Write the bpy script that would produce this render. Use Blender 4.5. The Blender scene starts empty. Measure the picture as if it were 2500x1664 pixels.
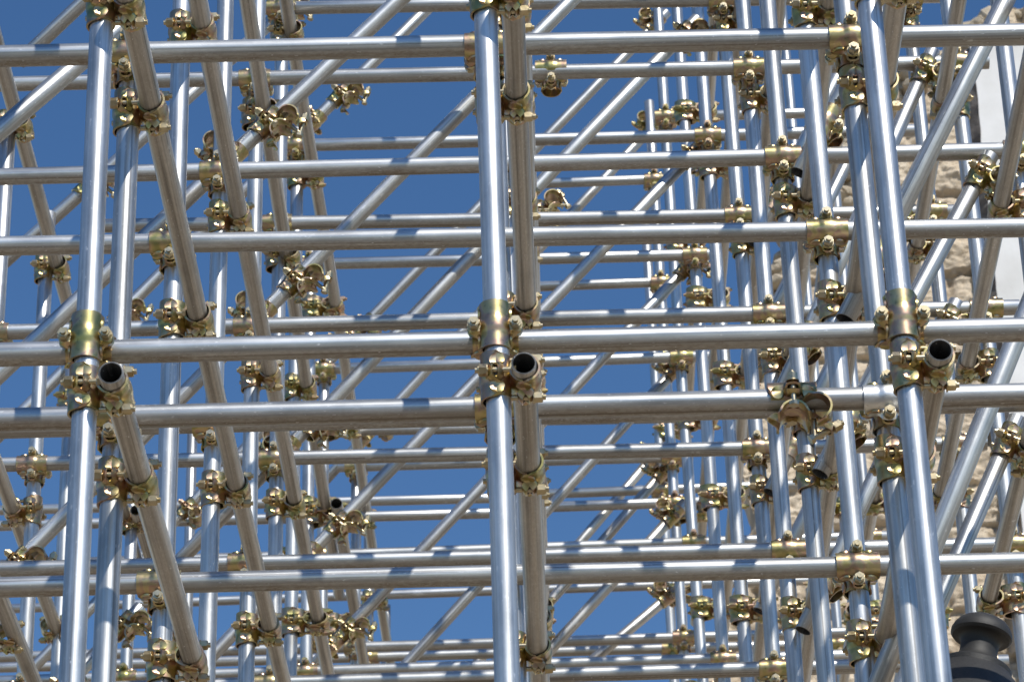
import bpy, bmesh, math, random
from mathutils import Vector, Matrix, noise
random.seed(7)
S = bpy.context.scene
COL = S.collection
R_T = 0.02415            # tube radius, 48.3 mm scaffold tube
EYE = 1.6                # camera height above the ground
# Scaffold survey, metres. X right, Y above the eye, Z into the scaffold.
LEDGERS=[(0, 5.697, -1.9, 3.048, 2.3, 3.034),
(1, 5.993, -2.0, 3.945, 2.3, 3.903),
(1, 5.993, -2.0, 3.062, 2.3, 3.032),
(2, 6.943, -2.2, 4.026, 2.4, 3.962),
(2, 6.943, -2.2, 3.106, 2.4, 3.095),
(3, 7.893, -2.4, 4.788, 1.42, 4.773),
(3, 7.893, -2.4, 3.992, 1.42, 3.984),
(8, 13.05, -1.0, 6.548, -0.085, 6.536),
(8, 13.05, -0.1, 6.572, 0.66, 6.563),
(4, 8.843, -2.5, 5.71, 1.41, 5.679),
(4, 8.843, -2.5, 4.809, 1.425, 4.79),
(4, 8.843, -2.5, 4.019, 1.44, 3.998),
(5, 9.763, -1.01, 6.586, 1.42, 6.55),
(5, 9.763, -1.6, 5.711, 1.42, 5.668),
(5, 9.763, -2.6, 4.812, 1.42, 4.785),
(5, 9.763, -2.6, 4.0, 1.42, 4.009),
(6, 10.743, -1.03, 6.615, 1.42, 6.599),
(7, 11.793, -1.06, 6.687, 0.72, 6.677),
(8, 12.893, -1.06, 6.775, 0.7, 6.785),
(9, 13.843, -1.02, 6.755, 0.64, 6.758),
(9, 13.843, -0.2, 8.26, 0.6, 8.268),
(9, 13.843, -0.2, 7.687, 0.6, 7.694),
(9, 13.74, -3.0, 6.454, -0.085, 6.447),
(9, 13.843, -0.1, 6.519, 0.66, 6.523),
(10, 14.793, -3.0, 7.034, -0.085, 7.022),
(10, 14.793, -0.1, 7.038, 1.2, 7.05),
(8, 12.893, -2.4, 5.869, 1.42, 5.888),
(9, 13.843, -3, 5.842, 1.4, 5.85),
(11, 15.743, -3.2, 6.915, 1.42, 6.951),
(10, 14.793, -3.2, 6.19, 1.42, 6.192),
(7, 11.793, -2.4, 4.875, 1.42, 4.888),
(8, 12.893, 0.5, 8.035, 1.42, 8.028)]
STANDARDS=[(-1, 4, 8.9, -1.713, -1.713, 5.62),
(-1, 5, 9.82, -1.731, -1.731, 5.8),
(-1, 6, 10.8, -1.787, -1.787, 5.8),
(-1, 7, 11.85, -1.692, -1.692, 5.8),
(-1, 8, 12.95, -1.729, -1.729, 5.8),
(-1, 9, 13.9, -1.714, -1.714, 6.98),
(0, 0, 5.64, -0.908, -0.908, 4.674),
(0, 1, 6.05, -0.907, -0.907, 4.977),
(0, 2, 7.0, -0.922, -0.922, 5.68),
(0, 3, 7.95, -0.922, -0.922, 6.383),
(0, 4, 8.9, -0.923, -0.923, 7.086),
(0, 5, 9.82, -0.931, -0.931, 7.767),
(0, 6, 10.8, -0.96, -0.96, 6.72),
(0, 7, 11.85, -0.991, -0.991, 6.8),
(0, 8, 12.95, -1.017, -1.017, 6.9),
(0, 9, 13.9, -0.938, -0.938, 6.88),
(0, 10, 14.85, -0.939, -0.939, 6.95),
(0, 11, 15.8, -0.909, -0.909, 6.9),
(1, 0, 5.64, -0.06, -0.129, 4.674),
(1, 1, 6.05, -0.061, -0.133, 4.977),
(1, 2, 7.0, -0.058, -0.138, 5.68),
(1, 3, 7.95, -0.052, -0.14, 6.383),
(1, 4, 8.9, -0.047, -0.142, 7.086),
(1, 5, 9.82, -0.041, -0.144, 7.767),
(1, 6, 10.8, -0.035, -0.127, 6.75),
(1, 7, 11.85, -0.028, -0.121, 6.8),
(1, 8, 12.95, -0.022, -0.115, 6.9),
(2, 0, 5.64, 0.748, 0.655, 4.674),
(2, 1, 6.05, 0.748, 0.65, 4.977),
(2, 2, 7.0, 0.756, 0.648, 5.68),
(2, 3, 7.95, 0.753, 0.634, 6.383),
(2, 4, 8.9, 0.758, 0.629, 7.086),
(2, 5, 9.82, 0.76, 0.621, 7.767),
(2, 6, 10.8, 0.737, 0.588, 8.492),
(2, 7, 11.85, 0.718, 0.557, 9.269),
(2, 8, 12.95, 0.693, 0.52, 10.083),
(2, 9, 13.9, 0.667, 0.514, 8.75),
(2, 10, 14.85, 0.652, 0.501, 8.6),
(3, 3, 7.95, 1.417, 1.299, 6.383),
(3, 4, 8.9, 1.418, 1.29, 7.086),
(3, 5, 9.82, 1.418, 1.279, 7.767),
(3, 6, 10.8, 1.425, 1.276, 8.492),
(3, 7, 11.85, 1.437, 1.276, 9.269),
(3, 8, 12.95, 1.445, 1.273, 10.083),
(3, 9, 13.9, 1.452, 1.269, 10.786),
(3, 10, 14.85, 1.461, 1.267, 11.489)]
BRACES=[('B1', 3, 8.01, -1.922, 3.79, 0.16, 6.046),
('B2', 6, 10.86, -2.498, 4.964, -0.217, 7.574),
('B3', 4, 8.96, -2.15, 3.477, 0.358, 6.339),
('B4', 5, 9.88, -1.284, 4.454, 0.553, 6.564),
('B4l', 5, 9.88, -2.371, 3.202, -1.368, 4.334),
('B7', 6, 10.86, -1.738, 4.013, 0.608, 6.648),
('B8', 8, 13.01, -2.602, 5.043, 0.585, 8.685),
('B9', 9, 13.96, -1.117, 6.711, 0.586, 8.71),
('B10', 7, 11.91, -1.012, 4.905, 0.619, 6.746),
('B11', 8, 13.01, -1.041, 4.973, 0.598, 6.849),
('B12', 10, 14.91, -0.895, 5.612, 0.537, 7.344),
('B13', 9, 13.98, -0.839, 5.172, 0.559, 6.814),
('B14', 8, 13.05, -0.652, 4.802, 0.561, 6.15),
('B15', 9, 14.0, -0.14, 5.575, 0.56, 6.167),
('L1', 2, 7.06, -2.118, 3.663, -1.059, 4.743),
('L1b', 4, 8.98, -1.706, 5.877, -0.988, 6.697),
('X4', 5, 9.94, -2.087, 5.483, -0.875, 6.759),
('R1', 2, 6.934, 0.7, 3.736, 1.491, 5.268),
('R4', 2, 6.934, 0.7, 2.776, 1.56, 4.694),
('R3', 3, 7.884, 0.698, 3.787, 1.235, 4.755),
('R5', 3, 7.884, 0.698, 2.817, 1.235, 3.936),
('R2', 4, 8.834, 0.68, 4.512, 1.235, 5.721),
('R4B', 4, 8.834, 0.701, 3.742, 1.235, 4.811),
('R5C', 5, 9.754, 0.697, 4.623, 1.235, 5.698),
('R5D', 5, 9.754, 0.693, 5.56, 1.235, 6.644),
('R6C', 6, 10.734, 0.703, 4.626, 1.235, 5.691),
('R6D', 6, 10.734, 0.698, 5.582, 1.235, 6.657),
('R3C', 3, 7.884, 0.698, 4.716, 1.235, 5.737)]
TRANSOMS=[ # file, level letter, (X,Y,Z) front, (X,Y,Z) back
(-1,'B',(-1.60,3.82,8.0),(-1.60,3.82,11.0)),
(-1,'C',(-1.795,4.66,7.6),(-1.795,4.66,12.6)),
(-1,'D',(-1.672,5.58,8.3),(-1.722,5.58,12.3)),
(-1,'D',(-1.663,5.57,11.75),(-1.655,5.57,16.2)),
(0,'A',(-.846,2.93,5.565),(-.846,2.93,9.2)),
(0,'B',(-.851,3.82,5.535),(-.851,3.82,13.2)),
(0,'C',(-.863,4.66,5.7),(-.863,4.66,14.4)),
(0,'D',(-.872,5.60,5.9),(-.927,5.60,12.7)),
(0,'D',(-.871,5.575,11.75),(-.868,5.575,16.4)),
(0,'E',(-.903,6.51,8.2),(-.872,6.51,16.4)),
(1,'A',(-.056,2.93,5.575),(-.056,2.93,9.2)),
(1,'B',(-.062,3.82,5.535),(-.062,3.82,13.0)),
(1,'C',(-.062,4.68,5.7),(-.062,4.68,14.0)),
(1,'D',(-.065,5.60,5.9),(-.065,5.60,14.0)),
(2,'A',(.739,2.93,5.57),(.739,2.93,9.2)),
(2,'B',(.731,3.82,5.535),(.731,3.82,13.0)),
(2,'C',(.728,4.66,5.7),(.720,4.66,14.2)),
(2,'D',(.718,5.60,5.9),(.70,5.60,15.2)),
(2,'E',(.710,6.50,7.0),(.67,6.50,15.2)),
(2,'F',(.70,7.40,9.0),(.66,7.40,15.2)),
(3,'B',(1.250,3.845,6.6),(1.250,3.845,13.0)),
(3,'C',(1.255,4.62,6.6),(1.255,4.62,15.2)),
(3,'D',(1.253,5.557,7.2),(1.253,5.557,15.2)),
(3,'E',(1.250,6.50,7.6),(1.250,6.50,15.2)),
(3,'F',(1.250,7.40,9.0),(1.250,7.40,15.2)),
]
ROWZ=[5.64,6.05,7.0,7.95,8.90,9.82,10.8,11.85,12.95,13.9,14.85,15.8]
ORD=['front','second','third','fourth','fifth','sixth','seventh','eighth','ninth','tenth','eleventh','twelfth']
FILE={-1:'far left file',0:'left file',1:'middle file',2:'right file',3:'far right file'}
CAMR=[[0.9995050928280038,-0.019763398744582175,0.02447401644491729],[0.02896264313941163,0.8817920420099501,-0.47074829787297306],[-0.012277406617951807,0.471224153368633,0.8819280370692114]]
FPX=8042.6448
def P(X,Y,Z): return Vector((X,Z,Y+EYE))
def px(X,Y,Z):
    c=[sum(CAMR[i][j]*(X,Y,Z)[j] for j in range(3)) for i in range(3)]
    return 1250+FPX*c[0]/c[2], 832-FPX*c[1]/c[2]
def seen(X,Y,Z,m=60):
    x,y=px(X,Y,Z); return -m<x<2500+m and -m<y<1664+m

# ---------------------------------------------------------------- materials
def mat(name):
    m=bpy.data.materials.new(name); m.use_nodes=True
    nt=m.node_tree; b=nt.nodes['Principled BSDF']
    return m,nt,b
def nd(nt,t,**k):
    n=nt.nodes.new(t)
    for a,v in k.items():
        if a in n.inputs.keys(): n.inputs[a].default_value=v
        else: setattr(n,a,v)
    return n
def ramp(nt,stops):
    r=nt.nodes.new('ShaderNodeValToRGB'); e=r.color_ramp.elements
    while len(e)<len(stops): e.new(.5)
    for i,(p,c) in enumerate(stops):
        e[i].position=p; e[i].color=(*c,1) if len(c)==3 else c
    return r
def objcoord(nt,scale,jitter=True):
    tc=nt.nodes.new('ShaderNodeTexCoord'); mp=nt.nodes.new('ShaderNodeMapping')
    mp.inputs['Scale'].default_value=scale
    nt.links.new(tc.outputs['Object'],mp.inputs['Vector'])
    if jitter:
        oi=nt.nodes.new('ShaderNodeObjectInfo'); mu=nd(nt,'ShaderNodeMath',operation='MULTIPLY'); mu.inputs[1].default_value=37.0
        nt.links.new(oi.outputs['Random'],mu.inputs[0])
        nt.links.new(mu.outputs[0],mp.inputs['Location'])
    return mp
def math2(nt,op,a,b=None,clamp=False):
    n=nt.nodes.new('ShaderNodeMath'); n.operation=op; n.use_clamp=clamp
    for i,v in ((0,a),(1,b)):
        if v is None: continue
        if isinstance(v,(int,float)): n.inputs[i].default_value=v
        else: nt.links.new(v,n.inputs[i])
    return n.outputs[0]
def mixc(nt,f,a,b):
    n=nt.nodes.new('ShaderNodeMix'); n.data_type='RGBA'
    for k,v in ((0,f),(6,a),(7,b)):
        if isinstance(v,(int,float)): n.inputs[k].default_value=v
        elif isinstance(v,tuple): n.inputs[k].default_value=(*v,1)
        else: nt.links.new(v,n.inputs[k])
    return n.outputs[2]
def tube_material(name,lo,hi,rl,rh,under_brown,met=.90):
    m,nt,b=mat(name); L=nt.links
    st=nd(nt,'ShaderNodeTexNoise',Scale=1.0,Detail=5.0,Roughness=.6); L.new(objcoord(nt,(105,105,1.0)).outputs[0],st.inputs['Vector'])
    bl=nd(nt,'ShaderNodeTexNoise',Scale=1.0,Detail=6.0,Roughness=.65); L.new(objcoord(nt,(14,14,5)).outputs[0],bl.inputs['Vector'])
    sp=nd(nt,'ShaderNodeTexNoise',Scale=1.0,Detail=3.0,Roughness=.7); L.new(objcoord(nt,(190,190,60)).outputs[0],sp.inputs['Vector'])
    f=math2(nt,'ADD',math2(nt,'MULTIPLY',st.outputs['Fac'],.6),math2(nt,'MULTIPLY',bl.outputs['Fac'],.4))
    cr=ramp(nt,[(.40,lo),(.57,hi)]); L.new(f,cr.inputs[0])
    # fine dark drawing lines and the weld seam along the tube
    ln=nd(nt,'ShaderNodeTexNoise',Scale=1.0,Detail=2.0,Roughness=.5); L.new(objcoord(nt,(120,120,.4)).outputs[0],ln.inputs['Vector'])
    lr=ramp(nt,[(.30,(1,1,1)),(.37,(0,0,0))]); L.new(ln.outputs['Fac'],lr.inputs[0])
    c1=mixc(nt,math2(nt,'MULTIPLY',lr.outputs[0],.55),cr.outputs[0],(.16,.155,.15))
    tc=nt.nodes.new('ShaderNodeTexCoord'); sx=nt.nodes.new('ShaderNodeSeparateXYZ'); L.new(tc.outputs['Object'],sx.inputs[0])
    an=math2(nt,'ARCTAN2',sx.outputs[0],sx.outputs[1]); oi=nt.nodes.new('ShaderNodeObjectInfo')
    a0=math2(nt,'SUBTRACT',math2(nt,'MULTIPLY',oi.outputs['Random'],6.28),3.14)
    se=math2(nt,'LESS_THAN',math2(nt,'ABSOLUTE',math2(nt,'SUBTRACT',an,a0)),.075)
    c2=mixc(nt,math2(nt,'MULTIPLY',se,.6),c1,(.2,.19,.18))
    # brown mixed in towards downward-facing sides, mottled by noise
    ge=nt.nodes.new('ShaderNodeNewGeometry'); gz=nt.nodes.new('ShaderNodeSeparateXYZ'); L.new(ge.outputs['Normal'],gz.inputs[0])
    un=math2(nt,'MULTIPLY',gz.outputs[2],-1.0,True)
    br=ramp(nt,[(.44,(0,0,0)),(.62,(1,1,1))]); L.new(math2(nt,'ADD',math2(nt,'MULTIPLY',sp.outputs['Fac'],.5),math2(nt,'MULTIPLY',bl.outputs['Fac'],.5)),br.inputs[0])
    df=math2(nt,'MULTIPLY',math2(nt,'MULTIPLY',un,math2(nt,'ADD',math2(nt,'MULTIPLY',br.outputs[0],.5),.45)),under_brown,True)
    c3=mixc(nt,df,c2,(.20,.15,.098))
    wr=ramp(nt,[(.645,(0,0,0)),(.69,(1,1,1))]); L.new(sp.outputs['Fac'],wr.inputs[0])
    c4=mixc(nt,math2(nt,'MULTIPLY',wr.outputs[0],.7),c3,(.82,.83,.84))
    ps=nd(nt,'ShaderNodeTexNoise',Scale=1.0,Detail=4.0,Roughness=.7); L.new(objcoord(nt,(22,22,9)).outputs[0],ps.inputs['Vector'])
    pr=ramp(nt,[(.665,(0,0,0)),(.70,(1,1,1))]); L.new(ps.outputs['Fac'],pr.inputs[0])
    c4=mixc(nt,math2(nt,'MULTIPLY',pr.outputs[0],.55),c4,(.74,.74,.73))
    tn=nt.nodes.new('ShaderNodeMix'); tn.data_type='RGBA'; tn.blend_type='MULTIPLY'; tn.inputs[0].default_value=1.0
    tr=ramp(nt,[(0,(.90,.89,.87)),(.35,(.98,.98,.97)),(1,(1,1,1))]); L.new(oi.outputs['Random'],tr.inputs[0]); L.new(c4,tn.inputs[6]); L.new(tr.outputs[0],tn.inputs[7]); c4=tn.outputs[2]
    L.new(c4,b.inputs['Base Color'])
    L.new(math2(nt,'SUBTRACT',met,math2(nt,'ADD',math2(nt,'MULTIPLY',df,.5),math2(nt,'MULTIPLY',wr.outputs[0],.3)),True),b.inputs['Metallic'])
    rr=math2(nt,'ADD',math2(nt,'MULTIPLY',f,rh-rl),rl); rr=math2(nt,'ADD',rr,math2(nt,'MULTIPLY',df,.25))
    L.new(rr,b.inputs['Roughness'])
    bp=nd(nt,'ShaderNodeBump',Strength=.22,Distance=.0012)
    L.new(math2(nt,'ADD',math2(nt,'MULTIPLY',st.outputs['Fac'],.7),math2(nt,'MULTIPLY',sp.outputs['Fac'],.25)),bp.inputs['Height']); L.new(bp.outputs[0],b.inputs['Normal'])
    return m
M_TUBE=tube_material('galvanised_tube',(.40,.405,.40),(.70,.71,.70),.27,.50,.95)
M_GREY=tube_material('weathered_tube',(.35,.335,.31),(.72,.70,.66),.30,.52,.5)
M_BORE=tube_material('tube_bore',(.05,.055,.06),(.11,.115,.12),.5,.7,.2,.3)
M_DARK=tube_material('dark_tube',(.16,.15,.14),(.32,.30,.28),.35,.6,.5)
def gold_material(name,cols,rl,sc=26):
    m,nt,b=mat(name); L=nt.links
    n1=nd(nt,'ShaderNodeTexNoise',Scale=1.0,Detail=1.5,Roughness=.45,Distortion=.9); L.new(objcoord(nt,(sc,sc,sc)).outputs[0],n1.inputs['Vector'])
    n2=nd(nt,'ShaderNodeTexNoise',Scale=1.0,Detail=4.0,Roughness=.65); L.new(objcoord(nt,(110,110,110)).outputs[0],n2.inputs['Vector'])
    cr=ramp(nt,cols); L.new(n1.outputs['Fac'],cr.inputs[0])
    dk=ramp(nt,[(.26,(.30,.25,.18)),(.42,(1,1,1))]); L.new(n2.outputs['Fac'],dk.inputs[0])
    mx=nt.nodes.new('ShaderNodeMix'); mx.data_type='RGBA'; mx.blend_type='MULTIPLY'; mx.inputs[0].default_value=.55
    L.new(cr.outputs[0],mx.inputs[6]); L.new(dk.outputs[0],mx.inputs[7]); L.new(mx.outputs[2],b.inputs['Base Color'])
    b.inputs['Metallic'].default_value=1.0
    L.new(math2(nt,'ADD',math2(nt,'MULTIPLY',n2.outputs['Fac'],.22),rl),b.inputs['Roughness'])
    bp=nd(nt,'ShaderNodeBump',Strength=.08,Distance=.001); L.new(n2.outputs['Fac'],bp.inputs['Height']); L.new(bp.outputs[0],b.inputs['Normal'])
    return m
M_GOLD=gold_material('zinc_passivated_steel',[(.30,(.33,.315,.13)),(.40,(.46,.385,.175)),(.50,(.54,.43,.24)),(.57,(.47,.31,.23)),(.68,(.40,.345,.215))],.25,22)
M_BOLT=gold_material('bolt_steel',[(.3,(.48,.39,.22)),(.5,(.56,.47,.30)),(.7,(.48,.43,.32))],.26)
M_SILV=gold_material('bare_zinc_steel',[(.3,(.70,.71,.70)),(.5,(.78,.79,.78)),(.7,(.64,.66,.66))],.30)

# ---------------------------------------------------------------- object helpers
def link(name,me,parent=None):
    o=bpy.data.objects.new(name,me); COL.objects.link(o)
    if parent: o.parent=parent
    return o
def tag(o,label,cat,group=None):
    o['label']=label; o['category']=cat
    if group: o['group']=group
    return o
def finish(bm,name,m,smooth=True,ang=40):
    bmesh.ops.recalc_face_normals(bm,faces=bm.faces)
    me=bpy.data.meshes.new(name); bm.to_mesh(me); bm.free()
    if smooth:
        for p in me.polygons: p.use_smooth=True
        me.set_sharp_from_angle(angle=math.radians(ang))
    me.materials.append(m); return me
def frame(o,loc,x,y,z):
    o.matrix_world=Matrix(((x[0],y[0],z[0],loc[0]),(x[1],y[1],z[1],loc[1]),(x[2],y[2],z[2],loc[2]),(0,0,0,1)))
def tube(name,a,b,m,label,cat,group,seg=40):
    """hollow tube from a to b, axis along local Z, origin in its middle"""
    d=b-a; L=d.length; d=d/L
    bm=bmesh.new(); rings=[]
    n=max(2,int(L/.6)); ri=R_T-.0030
    ph=random.random()*9; bow=min(.004,.0006*L)
    zs=[-L/2+L*i/n for i in range(n+1)]
    prof=[(R_T-.0006,-L/2)]+[(R_T,-L/2+.0006)]+[(R_T,z) for z in zs[1:-1]]+[(R_T,L/2-.0006),(R_T-.0006,L/2),(ri,L/2)]+[(ri,z) for z in zs[-2:0:-1]]+[(ri,-L/2)]
    for r,z in prof:
        ox=bow*math.sin(ph+z*1.1)*(1-(2*z/L)**2); oy=bow*math.cos(ph*1.7+z*.9)*(1-(2*z/L)**2)
        rings.append([bm.verts.new((ox+r*math.cos(2*math.pi*k/seg),oy+r*math.sin(2*math.pi*k/seg),z)) for k in range(seg)])
    rings.append(rings[0])
    ni=len(rings)-2
    for i,(p,q) in enumerate(zip(rings,rings[1:])):
        for k in range(seg):
            fc=bm.faces.new((p[k],p[(k+1)%seg],q[(k+1)%seg],q[k]))
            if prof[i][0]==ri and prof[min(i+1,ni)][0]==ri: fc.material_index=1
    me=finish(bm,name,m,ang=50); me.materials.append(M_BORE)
    o=link(name,me)
    x=d.orthogonal().normalized(); y=d.cross(x)
    frame(o,(a+b)/2,x,y,d)
    return tag(o,label,cat,group)

# ---------------------------------------------------------------- coupler meshes
# A half coupler grips a tube that runs along local X at height H; +Z points away from the other half.
H=.0285; R0=.0258
def sm(x,a,b):
    t=max(0,min(1,(x-a)/(b-a))); return t*t*(3-2*t)
def half_shell(sign,half_len,lobe,flange,nt=20):
    """pressed plate round one side of the tube; its mid-length flares out into bolt ears, the rest ends in leaf-shaped lobes"""
    bm=bmesh.new(); grid=[]
    for i in range(nt+1):
        t=-1+2*i/nt; x=t*half_len; row=[]
        f=1-sm(abs(t),.16,.36)
        lf=math.sqrt(max(0,1-((abs(t)-.60)/.44)**2)) if abs(abs(t)-.60)<.44 else 0
        thmax=72+lobe*lf
        swell=1+.10*f
        for k in range(-17,18):
            if abs(k)<=11: th=math.radians(72*k/11); y=R0*swell*math.sin(th); z=R0*swell*math.cos(th)
            else:
                s=(abs(k)-11)/6.0; sg=1 if k>0 else -1
                tl=math.radians(72+(thmax-72)*s); rl=R0*(1+.20*s*s*(1-f))
                yl,zl=rl*math.sin(tl),rl*math.cos(tl)
                yf=R0*1.1*math.sin(math.radians(72))+flange*s; zf=R0*1.1*math.cos(math.radians(72))+.006*math.sin(s*3.1)-.004*s
                y=sg*(yl*(1-f)+yf*f); z=zl*(1-f)+zf*f
            row.append(bm.verts.new((x,y,z)))
        grid.append(row)
    for a,b in zip(grid,grid[1:]):
        for k in range(len(a)-1): bm.faces.new((a[k],a[k+1],b[k+1],b[k]))
    bmesh.ops.recalc_face_normals(bm,faces=bm.faces)
    up=sum((f.normal.z for f in bm.faces if abs(f.calc_center_median().y)<.01))
    if up<0: bmesh.ops.reverse_faces(bm,faces=bm.faces)
    bmesh.ops.solidify(bm,geom=bm.faces[:],thickness=-.0042)
    for v in bm.verts: v.co.z=sign*v.co.z+H
    return bm
def cyl(bm,p,axis,r,h,seg=16):
    axis=Vector(axis).normalized(); q=axis.to_track_quat('Z','Y').to_matrix().to_4x4(); q.translation=Vector(p)
    bmesh.ops.create_cone(bm,cap_ends=True,segments=seg,radius1=r,radius2=r,depth=h,matrix=q)
def merge(dst,src,mtx=None):
    me=bpy.data.meshes.new('t'); src.to_mesh(me); src.free()
    if mtx is not None: me.transform(mtx)
    dst.from_mesh(me); bpy.data.meshes.remove(me)
YB=.0405
def bolt_bm(y):
    bm=bmesh.new()
    cyl(bm,(0,y,H+.002),(0,0,1),.0058,.074,14)
    for i in range(6): cyl(bm,(0,y,H+.010-.0036*i),(0,0,1),.0066,.0015,14)
    cyl(bm,(0,y,H-.036),(0,0,1),.0115,.008,6)
    return bm
def nut_bm(y):
    bm=bmesh.new()
    cyl(bm,(0,y,H+.0155),(0,0,1),.0135,.0024,24)
    cyl(bm,(0,y,H+.0240),(0,0,1),.0122,.0145,6)
    cyl(bm,(0,y,H+.0320),(0,0,1),.0100,.0025,18)
    return bm
def nut2(y):
    return nut_bm(y)
def other(angle):
    """matrix placing the second half: gripping a tube turned by `angle` in the XY plane, facing -Z"""
    c,s=math.cos(angle),math.sin(angle)
    return Matrix(((c,s,0,0),(s,-c,0,0),(0,0,-1,0),(0,0,0,1)))
def body_bm(angle):
    bm=half_shell(-1,.045,40,.024)
    b2=half_shell(-1,.045,40,.024); merge(bm,b2,other(angle))
    cyl(bm,(0,0,0),(0,0,1),.019,.012,8)
    return bm
CACHE={}
def coupler_meshes(angle_deg,silver=False):
    key=(angle_deg,silver)
    if key in CACHE: return CACHE[key]
    an=math.radians(angle_deg); g=M_SILV if silver else M_GOLD
    d={}
    d['cap']=finish(half_shell(1,.050,52,.022),'cap',g)
    d['cap2']=d['cap']
    d['body']=finish(body_bm(an),'body',M_GOLD)
    for i,y in enumerate((YB,-YB)):
        d['bolt%d'%i]=finish(bolt_bm(y),'bolt',M_BOLT); d['nut%d'%i]=finish(nut_bm(y),'nut',M_BOLT,ang=30)
    bm=half_shell(1,.050,52,.022); merge(bm,half_shell(1,.050,52,.022),other(an)); merge(bm,body_bm(an))
    for y in (YB,-YB):
        for q in (None,other(an)):
            merge(bm,bolt_bm(y),q); merge(bm,nut_bm(y),q)
    d['all']=finish(bm,'coupler',g)
    CACHE[key]=d; return d
NCOUP=0
def coupler(loc,ax,bx,label,detail,silver=False,angle=90,cat='coupler',group='gold pressed couplers clamping the tubes',open_half=False,name='tube_coupler',sz=1.0):
    """ax: direction of the tube on the +Z side, bx: direction of the tube on the -Z side"""
    global NCOUP; NCOUP+=1
    ax=ax.normalized(); bx=bx.normalized()
    z=coupler.z.normalized(); x=ax; y=z.cross(x).normalized()
    an=90
    if angle!=90: an=angle
    d=coupler_meshes(an,silver)
    sl=random.uniform(-.004,.004)
    roll=Matrix.Rotation(0,3,'X')
    M=Matrix(((x[0],y[0],z[0],loc[0]),(x[1],y[1],z[1],loc[1]),(x[2],y[2],z[2],loc[2]),(0,0,0,1)))
    if not detail:
        o=link(name,d['all']); o.matrix_world=M@Matrix.Diagonal((1,1,sz,1)); return tag(o,label,cat,group)
    e=link(name,None); e.matrix_world=M; e.empty_display_size=.02; tag(e,label,cat,group)
    E=Matrix.Translation((0,0,H*(sz-1))); O=other(math.radians(an))@E
    def part(n,me,mtx=None,par=None):
        c=link(n,me,par or e)
        if mtx is not None: c.matrix_local=mtx
        return c
    part('body',d['body'],Matrix.Diagonal((1,1,sz,1))); part('cap',d['cap'],E)
    if not open_half: part('cap',d['cap'],O)
    for i in (0,1):
        b=part('bolt',d['bolt%d'%i],E); part('nut',d['nut%d'%i],None,b)
    if not open_half:
        for i in (0,1):
            b=part('bolt',d['bolt%d'%i],O); part('nut',d['nut%d'%i],None,b)
    else:   # second cap swung open on its hinge bolt
        T=O@Matrix.Translation((.0,YB+.02,H+.012))@Matrix.Rotation(math.radians(-118),4,'X')@Matrix.Translation((0,YB-.012,-H))
        part('cap',d['cap'],T); b=part('bolt',d['bolt0'],O@Matrix.Translation((0,0,-.004))); 
        b=part('bolt',d['bolt1'],T@Matrix.Translation((0,0,.0))); part('nut',d['nut1'],None,b)
    return e

# ---------------------------------------------------------------- the scaffold tubes
STD={}
for c,r,Z,xb,xt,top in STANDARDS:
    STD[(c,r)]=(Z,xb,xt,top)
    extra={(0,0):'nearest, brightest ',(1,0):'nearest, brightest ',(2,0):'nearest, brightest '}.get((c,r),'shiny ')
    if not any(seen(xb+(xt-xb)*t/40,-EYE+(top+EYE)*t/40,Z,30) for t in range(41)): continue
    tube('upright_tube',P(xb,-EYE+.03,Z),P(xt,top,Z),M_TUBE,extra+'upright tube of the %s, %s'%(FILE[c],'in the front rank' if r==0 else ORD[r]+' rank back'),'upright tube','upright scaffold tubes')
def stdx(c,r,Y):
    Z,xb,xt,top=STD[(c,r)]; return xb+(xt-xb)*(Y+EYE)/(top+EYE)
HIW=['lowest','second-lowest','third-lowest','fourth-lowest','fifth-lowest','sixth-lowest','seventh-lowest']
from collections import defaultdict
byrow=defaultdict(list)
for i,l in enumerate(LEDGERS): byrow[l[0]].append((l[3]/l[1],i))
LNAME={}
for r,lst in byrow.items():
    lst.sort()
    for k,(v,i) in enumerate(lst):
        LNAME[i]=(HIW[k] if len(lst)>1 else 'only') 
for i,(r,Z,x0,y0,x1,y1) in enumerate(LEDGERS):
    w='' if r else 'long nearest '
    side=''
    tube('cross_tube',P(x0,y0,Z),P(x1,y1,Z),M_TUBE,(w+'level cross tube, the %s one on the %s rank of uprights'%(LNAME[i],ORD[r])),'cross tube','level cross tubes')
LV={'A':'lowest','B':'second-lowest','C':'third-lowest','D':'fourth-lowest','E':'fifth-lowest','F':'sixth-lowest'}
dcount=defaultdict(int)
for c,lv,a,b in TRANSOMS:
    k=(c,lv); dcount[k]+=1
    far=dcount[k]==2
    x,y=px(*a)
    op='with open end facing the camera' if (0<x<2500 and 0<y<1664) else ''
    lab='grey front-to-back tube on the %s, %s level%s%s'%(FILE[c],LV[lv],', rear length' if far else '',', open end' if op else '')
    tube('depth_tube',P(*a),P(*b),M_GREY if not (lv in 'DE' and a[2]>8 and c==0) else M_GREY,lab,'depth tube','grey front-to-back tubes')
BN={}
steep=[b for b in BRACES if b[0][0]=='R']; flat=[b for b in BRACES if b[0][0]!='R']
def icpt(b):
    k,r,Z,x0,y0,x1,y1=b; s=(y1-y0)/(x1-x0); return (y0+s*(-.05*Z-x0))/Z
def icpt2(b):
    k,r,Z,x0,y0,x1,y1=b; s=(y1-y0)/(x1-x0); return (y0+s*(.12*Z-x0))/Z
flat.sort(key=lambda b:-icpt(b)); steep.sort(key=lambda b:-icpt2(b))
NUM=['topmost']+[o+' from the top' for o in ORD[1:]]+[o+' from the top' for o in ('thirteenth','fourteenth','fifteenth','sixteenth','seventeenth','eighteenth')]
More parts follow.
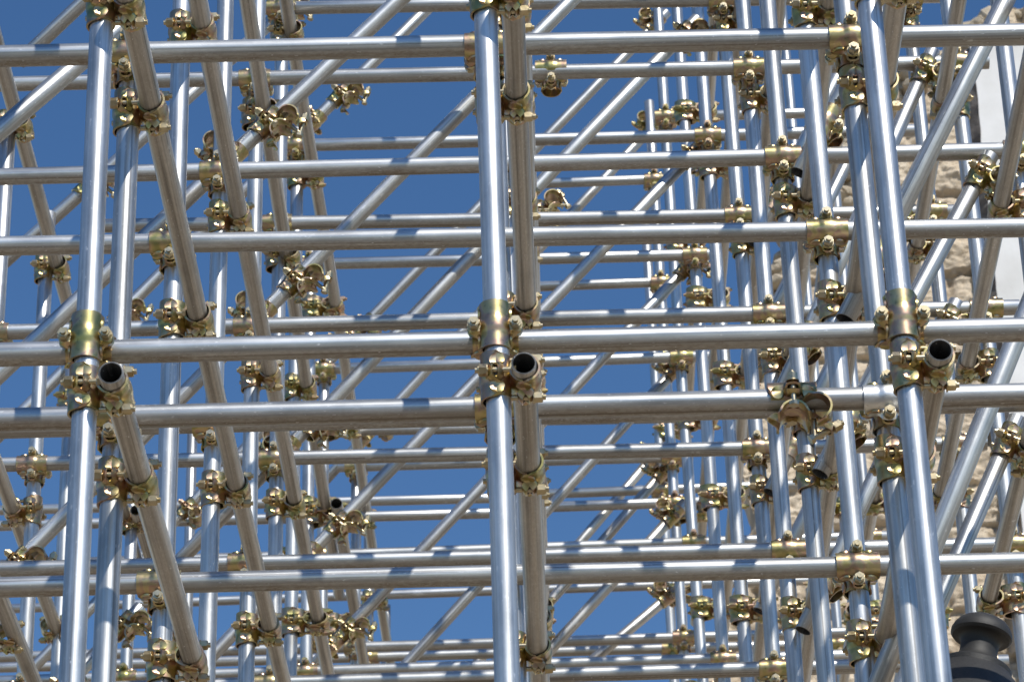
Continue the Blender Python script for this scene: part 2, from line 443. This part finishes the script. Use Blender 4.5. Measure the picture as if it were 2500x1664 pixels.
for q,b in enumerate(flat):
    k,r,Z,x0,y0,x1,y1=b
    tube('brace_tube',P(x0,y0,Z),P(x1,y1,Z),M_TUBE if k not in('B12','B14','B15','B13') else M_GREY,'slanting brace tube rising to the right, %s, on the %s rank'%(NUM[q],ORD[r]),'brace tube','slanting brace tubes')
for q,b in enumerate(steep):
    k,r,Z,x0,y0,x1,y1=b
    tube('brace_tube',P(x0,y0,Z),P(x1,y1,Z),M_TUBE,'steep brace tube by the stone wall, %s, on the %s rank'%(NUM[q],ORD[r]),'brace tube','steep brace tubes on the right')

# ---------------------------------------------------------------- couplers, wherever two tubes are clamped
EX,EY,EZ=Vector((1,0,0)),Vector((0,0,1)),Vector((0,1,0))   # X, up, depth
for i,(r,Z,x0,y0,x1,y1) in enumerate(LEDGERS):
    if abs(Z-13.74)<.01 or abs(Z-13.05)<.01: continue
    for c in (-1,0,1,2,3):
        if (c,r) not in STD: continue
        Zs,xb,xt,top=STD[(c,r)]
        ym=(y0+y1)/2; X=stdx(c,r,ym)
        if not(x0-.02<X<x1+.02): continue
        Y=y0+(y1-y0)*(X-x0)/(x1-x0)
        if Y>top or not seen(X,Y,Z): continue
        if c==1 and r>1: continue
        kw=dict(label='gold coupler holding the %s cross tube to the %s-rank upright of the %s'%(LNAME[i],ORD[r],FILE[c]),detail=Z<10.6)
        mid=P(X,Y,(Z+Zs)/2)
        if r==0:
            coupler.z=-EZ; coupler(mid,EY,EX,**kw)
        else:
            coupler.z=-EZ
            if r==1 and c==2 and Y<3.4:
                kw['label']='silver coupler holding the lowest cross tube to the second-rank upright of the right file'; kw['group']='silver couplers'
                coupler(mid,EX,EY,silver=True,**kw)
            else: coupler(mid,EX,EY,**kw)
for c,lv,a,b in TRANSOMS:
    for r in range(12):
        if (c,r) not in STD: continue
        Zs,xb,xt,top=STD[(c,r)]
        if not(a[2]-.02<Zs<b[2]+.02): continue
        t=(Zs-a[2])/(b[2]-a[2]); XT=a[0]+(b[0]-a[0])*t; Y=a[1]
        if Y>top or not seen(XT,Y,Zs): continue
        if c==1 and r>6: continue
        X=stdx(c,r,Y); s=1 if XT>X else -1
        coupler.z=EX*s
        coupler(P((XT+X)/2,Y,Zs),EZ,EY,('coupler on the rear %s depth tube, %s-rank upright of the %s' if lv=='D' and c in(0,-1) and a[2]>11 else 'gold coupler holding the %s front-to-back tube to the %s-rank upright of the %s')%(LV[lv],ORD[r],FILE[c]),Zs<10.6,sz=max(1.0,min(1.5,abs(XT-X)/(2*H))))
# brace ends: swivel couplers, several with their spare half hanging open
for b in BRACES:
    k,r,Z,x0,y0,x1,y1=b
    dirv=(P(x1,y1,Z)-P(x0,y0,Z)).normalized(); nrm=Vector((-dirv.z,0,dirv.x))   # up-left of the brace
    def at(X): return P(X,y0+(y1-y0)*(X-x0)/(x1-x0),Z)
    spots=[]
    if k[0]=='R':
        spots=[(x0+.085,'shut')]+([(1.20,'top')] if r>2 else [])
    elif k in('L1','L1b'): spots=[]
    else:
        if x0<-.9: spots.append((-.80 if Z<11 else -.84,'open')); spots.append((-.905,'shut'))
        if x0<-1.75: spots.append((-1.62,'open'))
        spots.append((x1-.06,'open' if Z<12 else 'shut'))
    for X,kind in spots:
        p=at(X); 
        if not seen(p.x,p.z-EYE,p.y,20): continue
        side='at its right end' if X>0 else 'at its upper cut end' if abs(X-x1+.06)<1e-6 else ('where it leaves the far left file' if X<-1.3 else 'where it passes the left file')
        nm=NUM[flat.index(b)] if b in flat else NUM[steep.index(b)]
        if kind=='top': lab='gold swivel coupler at the upper end of the %s steep brace tube'%nm.replace(' from the top','-from-top')
        elif k[0]=='R': lab='gold swivel coupler at the lower end of the %s steep brace tube'%nm.replace(' from the top','-from-top')
        elif kind=='open': lab='half-open coupler hanging from the %s slanting brace %s'%(nm.replace(' from the top','-from-top'),side)
        else: lab='gold swivel coupler on the %s slanting brace %s'%(nm.replace(' from the top','-from-top'),side)
        if kind=='open':
            coupler.z=nrm; coupler(p-nrm*H,dirv,EZ,lab,Z<12,open_half=Z<12,group='half-open couplers on the braces')
        else:
            coupler.z=-EZ if k[0]=='R' else nrm*-1
            if kind=='top':
                coupler.z=nrm; coupler(p-coupler.z*H,dirv,EZ,lab,Z<10.6,group='swivel couplers on the braces')
            elif k[0]=='R': coupler(p-coupler.z*H,dirv,EY,lab,Z<10.6,angle=62,group='swivel couplers on the braces')
            else: coupler(p-coupler.z*H,dirv,EZ,lab,Z<10.6,group='swivel couplers on the braces')
# loose couplers left on the tubes
coupler.z=EY; coupler(P(.485,3.055-H,5.995),EX,EZ,'large open gold coupler hanging under the lowest second-rank cross tube, right','x',open_half=True,group='loose couplers')
coupler.z=-EZ; coupler(P(.02,5.70,8.845+H),EX,EY,'copper-tinted coupler left on the top fifth-rank cross tube beside the middle upright','x',group='loose couplers')
coupler.z=-EX; coupler(P(.0,5.72,9.80),EY,EZ,'open ring-shaped coupler beside the middle file under the sixth-rank cross tube','x',open_half=True,group='loose couplers')

# ---------------------------------------------------------------- lantern top
def lathe(prof,seg=48):
    bm=bmesh.new(); rings=[[bm.verts.new((r*math.cos(2*math.pi*k/seg),r*math.sin(2*math.pi*k/seg),z)) for k in range(seg)] for r,z in prof]
    for p,q in zip(rings,rings[1:]):
        for k in range(seg): bm.faces.new((p[k],p[(k+1)%seg],q[(k+1)%seg],q[k]))
    for rg in (rings[0],rings[-1]):
        try: bm.faces.new(rg)
        except ValueError: pass
    return bm
m,nt,b=mat('dark_cast_iron'); n=nd(nt,'ShaderNodeTexNoise',Scale=90.0,Detail=6.0); L=nt.links
cr=ramp(nt,[(.3,(.019,.019,.019)),(.7,(.045,.044,.042))]); L.new(n.outputs['Fac'],cr.inputs[0]); L.new(cr.outputs[0],b.inputs['Base Color']); b.inputs['Roughness'].default_value=.55; b.inputs['Metallic'].default_value=.2
bp=nd(nt,'ShaderNodeBump',Strength=.3,Distance=.002); L.new(n.outputs['Fac'],bp.inputs['Height']); L.new(bp.outputs[0],b.inputs['Normal'])
M_IRON=m
lamp=link('street_lantern',None); lamp.location=P(.893,2.727,6.5); lamp.scale=(1.32,1.32,1.32); lamp.rotation_euler=(math.radians(-3),math.radians(14),0)
tag(lamp,'dark iron lantern top with a mushroom finial, at the bottom right corner','street lantern')
c=link('finial',finish(lathe([(.0005,.034),(.016,.0335),(.030,.0300),(.040,.0235),(.0465,.015),(.0495,.0075),(.0495,.001),(.046,-.003),(.037,-.0035),(.0325,-.007),(.0305,-.016),(.0305,-.030),(.033,-.041),(.041,-.050),(.050,-.054)]),'finial',M_IRON),lamp)
c=link('hood',finish(lathe([(.048,-.0535),(.057,-.056),(.0585,-.058),(.0585,-.066),(.060,-.068),(.092,-.105),(.125,-.155),(.150,-.180),(.152,-.190),(.02,-.190)],48),'hood',M_IRON,ang=25),lamp)
c=link('lantern_glass_frame',finish(lathe([(.135,-.191),(.10,-.42),(.105,-.43),(.03,-.46),(.022,-.48),(.022,-2.85),(.06,-3.0),(.06,-3.48)][0:7],6),'post',M_IRON),lamp); c.name='lantern_post'

# ---------------------------------------------------------------- ruined stone wall behind
def stone_mat(name,c0,c1,c2,scale):
    m,nt,b=mat(name); L=nt.links
    mp=objcoord(nt,(1,1,1),False)
    n1=nd(nt,'ShaderNodeTexNoise',Scale=scale,Detail=8.0,Roughness=.7); L.new(mp.outputs[0],n1.inputs['Vector'])
    n2=nd(nt,'ShaderNodeTexNoise',Scale=scale*7,Detail=6.0,Roughness=.75); L.new(mp.outputs[0],n2.inputs['Vector'])
    cr=ramp(nt,[(.3,c0),(.5,c1),(.7,c2)]); L.new(math2(nt,'ADD',math2(nt,'MULTIPLY',n1.outputs['Fac'],.6),math2(nt,'MULTIPLY',n2.outputs['Fac'],.4)),cr.inputs[0])
    at=nt.nodes.new('ShaderNodeAttribute'); at.attribute_name='joint'
    L.new(mixc(nt,at.outputs['Fac'],cr.outputs[0],tuple(x*.45 for x in c0)),b.inputs['Base Color']); b.inputs['Roughness'].default_value=.95
    bp=nd(nt,'ShaderNodeBump',Strength=1.0,Distance=.035); L.new(math2(nt,'ADD',math2(nt,'MULTIPLY',n2.outputs['Fac'],.55),math2(nt,'MULTIPLY',n1.outputs['Fac'],.6)),bp.inputs['Height']); L.new(bp.outputs[0],b.inputs['Normal'])
    return m
M_STONE=stone_mat('rubble_stone',(.50,.39,.27),(.70,.58,.43),(.80,.70,.55),3.0)
M_RUB=stone_mat('loose_rubble',(.44,.35,.25),(.60,.51,.38),(.70,.62,.50),6.0)
M_EDGE_SHADE=stone_mat('painted_edge_shade',(.10,.09,.085),(.20,.18,.165),(.30,.28,.26),9.0)  # rough pier edge: its shade is put into this dark colour
m,nt,b=mat('white_plaster'); n=nd(nt,'ShaderNodeTexNoise',Scale=1.6,Detail=7.0,Roughness=.6); tc=nt.nodes.new('ShaderNodeTexCoord'); nt.links.new(tc.outputs['Object'],n.inputs['Vector'])
cr=ramp(nt,[(.35,(.62,.61,.58)),(.6,(.78,.775,.76))]); nt.links.new(n.outputs['Fac'],cr.inputs[0]); nt.links.new(cr.outputs[0],b.inputs['Base Color']); b.inputs['Roughness'].default_value=.9
bp=nd(nt,'ShaderNodeBump',Strength=.3,Distance=.01); nt.links.new(n.outputs['Fac'],bp.inputs['Height']); nt.links.new(bp.outputs[0],b.inputs['Normal'])
M_PLAS=m
WZ=16.4
EDGE=[(0.55,-1.6),(.55,4.5),(.71,6.59),(.95,7.2),(1.04,7.54),(1.24,9.06),(1.52,9.56),(1.83,10.04),(2.02,10.35),(2.18,10.51),(2.47,10.70),(2.71,10.86),(3.4,11.1),(4.6,11.3)]
def left_edge(y):
    for (xa,ya),(xb,yb) in zip(EDGE,EDGE[1:]):
        if ya<=y<=yb: return xa+(xb-xa)*(y-ya)/max(1e-6,yb-ya)
    return 9
def course(x,y):
    """rubble masonry: irregular courses of stones; returns relief and joint amount"""
    yy=y+.06*noise.noise(Vector((x*1.3,y*.8,3))) ; h=.26
    rw=math.floor(yy/h); fy=yy/h-rw
    w=.42+.18*math.sin(rw*12.9898)
    xx=x+.07*noise.noise(Vector((x*.9,y*2.2,9)))+rw*.37
    cl=math.floor(xx/w); fx=xx/w-cl
    d=min(min(fx,1-fx)*w,min(fy,1-fy)*h)
    rnd=noise.noise(Vector((cl*3.7+.5,rw*5.3+.5,1.7)))
    j=1-sm(d,.008,.035)
    z=.016*rnd+.026*noise.fractal(Vector((x*7,y*9,2)),.55,2.1,6)-.035*j+.012*sm(d,.0,.10)
    return z,j
bm=bmesh.new(); lay=bm.verts.layers.float.new('joint'); nx,ny=300,640
Y0,Y1=-EYE,11.3; rows=[]
for jy in range(ny+1):
    # rows are packed closer in the part of the wall that stands in the photograph
    y=Y0+(6.3-Y0)*jy/60 if jy<60 else 6.3+(Y1-6.3)*(jy-60)/(ny-60)
    xl=left_edge(min(y,11.29))+.10*noise.noise(Vector((1,y*2.6,4)))+.06*noise.noise(Vector((4,y*7,1)))
    row=[]
    for ix in range(nx+1):
        x=xl+(5.0-xl)*(ix/nx)**1.35
        z,j=course(x,y)
        v=bm.verts.new((x,-z,y)); v[lay]=j*.45; row.append(v)
    rows.append(row)
for a,c2 in zip(rows,rows[1:]):
    for k in range(nx): bm.faces.new((a[k],a[k+1],c2[k+1],c2[k]))
# return face: the broken end of the wall, 0.7 m thick
back=[bm.verts.new((r[0].co.x+.25*noise.noise(Vector((7,r[0].co.z*3,2))),.7,r[0].co.z)) for r in rows]
for k in range(ny): bm.faces.new((rows[k][0],rows[k+1][0],back[k+1],back[k]))
wall=link('stone_wall',None); wall.location=(0,WZ,EYE); tag(wall,'ruined rubble stone wall with a broken sloping edge behind the scaffold','stone wall')
link('masonry',finish(bm,'masonry',M_STONE,ang=60),wall)
bm=bmesh.new(); rnd=random.Random(3)
for k in range(420):
    y=rnd.uniform(8.6,11.2); x=left_edge(y)+rnd.uniform(-.05,.22); r=rnd.uniform(.025,.10)
    bb=bmesh.new(); bmesh.ops.create_icosphere(bb,subdivisions=2,radius=r)
    o3=Vector((rnd.random()*50,rnd.random()*50,rnd.random()*50))
    for v in bb.verts: v.co*=1+.45*noise.noise(v.co/r*1.3+o3)
    merge(bm,bb,Matrix.Translation((x,rnd.uniform(-.05,.4),y+rnd.uniform(-.03,.06)))@Matrix.Rotation(rnd.random()*6,4,'Z')@Matrix.Diagonal((1,1,.65,1)))
link('loose_rubble',finish(bm,'loose_rubble',M_RUB,ang=35),wall)
# plastered pier standing in front of the wall
bm=bmesh.new(); pts=[]
for k in range(121):
    y=-EYE+(10.58+EYE)*k/120; pts.append((2.500+.018*noise.noise(Vector((3,y*3,8)))+.01*noise.noise(Vector((3,y*11,8))),y))
fr=[(bm.verts.new((x,-.16,y)),bm.verts.new((4.8,-.16,y)),bm.verts.new((x,-.02,y)),bm.verts.new((4.8,-.02,y))) for x,y in pts]
for a,c2 in zip(fr,fr[1:]):
    bm.faces.new((a[0],a[1],c2[1],c2[0])); bm.faces.new((a[2],a[0],c2[0],c2[2])); bm.faces.new((a[1],a[3],c2[3],c2[1]))
t=fr[-1]; bm.faces.new((t[0],t[1],t[3],t[2]))
pier=link('plastered_pier',None); pier.location=(0,WZ,EYE); tag(pier,'smooth white plastered pier at the right edge in front of the stone wall','plastered pier')
link('plaster_face',finish(bm,'plaster_face',M_PLAS,ang=30),pier)
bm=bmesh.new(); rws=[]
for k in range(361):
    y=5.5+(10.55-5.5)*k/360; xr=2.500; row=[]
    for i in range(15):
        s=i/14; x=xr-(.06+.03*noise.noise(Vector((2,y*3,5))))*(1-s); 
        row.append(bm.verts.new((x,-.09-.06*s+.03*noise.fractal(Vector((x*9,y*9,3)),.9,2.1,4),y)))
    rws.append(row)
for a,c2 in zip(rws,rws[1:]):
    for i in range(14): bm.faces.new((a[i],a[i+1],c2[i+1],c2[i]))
link('shaded_rough_edge',finish(bm,'shaded_rough_edge',M_EDGE_SHADE,ang=60),pier)

# ---------------------------------------------------------------- ground, light, sky, camera
m,nt,b=mat('sandy_ground'); L=nt.links
n=nd(nt,'ShaderNodeTexNoise',Scale=.35,Detail=9.0,Roughness=.65); tc=nt.nodes.new('ShaderNodeTexCoord'); L.new(tc.outputs['Object'],n.inputs['Vector'])
cr=ramp(nt,[(.3,(.27,.21,.14)),(.7,(.42,.335,.235))]); L.new(n.outputs['Fac'],cr.inputs[0]); L.new(cr.outputs[0],b.inputs['Base Color']); b.inputs['Roughness'].default_value=1.0
bm=bmesh.new(); bmesh.ops.create_grid(bm,x_segments=8,y_segments=8,size=600); g=link('ground',finish(bm,'ground',m,False)); 
m2,nt,b2=mat('added_dark_paving'); L=nt.links; br=nt.nodes.new('ShaderNodeTexBrick'); tc=nt.nodes.new('ShaderNodeTexCoord'); L.new(tc.outputs['Object'],br.inputs['Vector'])
br.inputs['Color1'].default_value=(.085,.08,.073,1); br.inputs['Color2'].default_value=(.13,.122,.11,1); br.inputs['Mortar'].default_value=(.05,.047,.043,1); br.inputs['Scale'].default_value=2.2
L.new(br.outputs['Color'],b2.inputs['Base Color']); b2.inputs['Roughness'].default_value=.85
bm=bmesh.new(); vs=[bm.verts.new(p) for p in ((-200,-300,.004),(200,-300,.004),(200,1.9,.004),(-200,1.9,.004))]; bm.faces.new(vs)  # added out of view so the tubes reflect a darker foreground
pv=link('added_paving',finish(bm,'added_paving',m2,False)); pv['kind']='structure'; pv['label']='unseen dark paving added to darken the tube reflections'
g['kind']='structure'; g['label']='dry sandy ground under the scaffold'

AZ,EL=math.radians(27),math.radians(47)
sd=Vector((math.sin(AZ)*math.cos(EL),-math.cos(AZ)*math.cos(EL),math.sin(EL)))
sl=bpy.data.lights.new('sun','SUN'); sl.energy=4.2; sl.angle=math.radians(.53); sl.color=(1,.955,.88)
so=bpy.data.objects.new('sun',sl); COL.objects.link(so); so.rotation_euler=sd.to_track_quat('Z','Y').to_euler()
w=bpy.data.worlds.new('World'); S.world=w; w.use_nodes=True; nt=w.node_tree
sky=nt.nodes.new('ShaderNodeTexSky'); sky.sky_type='NISHITA'; sky.sun_disc=False; sky.sun_elevation=EL; sky.sun_rotation=math.atan2(sd.x,sd.y)
sky.air_density=1.0; sky.dust_density=.1; sky.ozone_density=2.2; sky.altitude=200
hs=nt.nodes.new('ShaderNodeHueSaturation'); hs.inputs['Hue'].default_value=.504; hs.inputs['Saturation'].default_value=1.22; hs.inputs['Value'].default_value=1.13; nt.links.new(sky.outputs[0],hs.inputs['Color'])
bg=nt.nodes['Background']; nt.links.new(hs.outputs[0],bg.inputs['Color']); bg.inputs['Strength'].default_value=.10

cam=bpy.data.cameras.new('camera'); co=bpy.data.objects.new('camera',cam); COL.objects.link(co)
cam.sensor_width=36; cam.lens=36*FPX/2500; cam.clip_start=.1; cam.clip_end=3000
rt,up,fw=[Vector((v[0],v[2],v[1])) for v in CAMR]
frame(co,Vector((0,0,EYE)),rt,up,-fw)
cam.dof.use_dof=True; cam.dof.focus_distance=8.0; cam.dof.aperture_fstop=13; cam.dof.aperture_blades=7
S.camera=co
S.view_settings.view_transform='Standard'; S.view_settings.look='None'; S.view_settings.exposure=0
S.render.engine='CYCLES'
S.cycles.max_bounces=8; S.cycles.glossy_bounces=6; S.cycles.sample_clamp_indirect=8
print('COUPLERS',NCOUP)
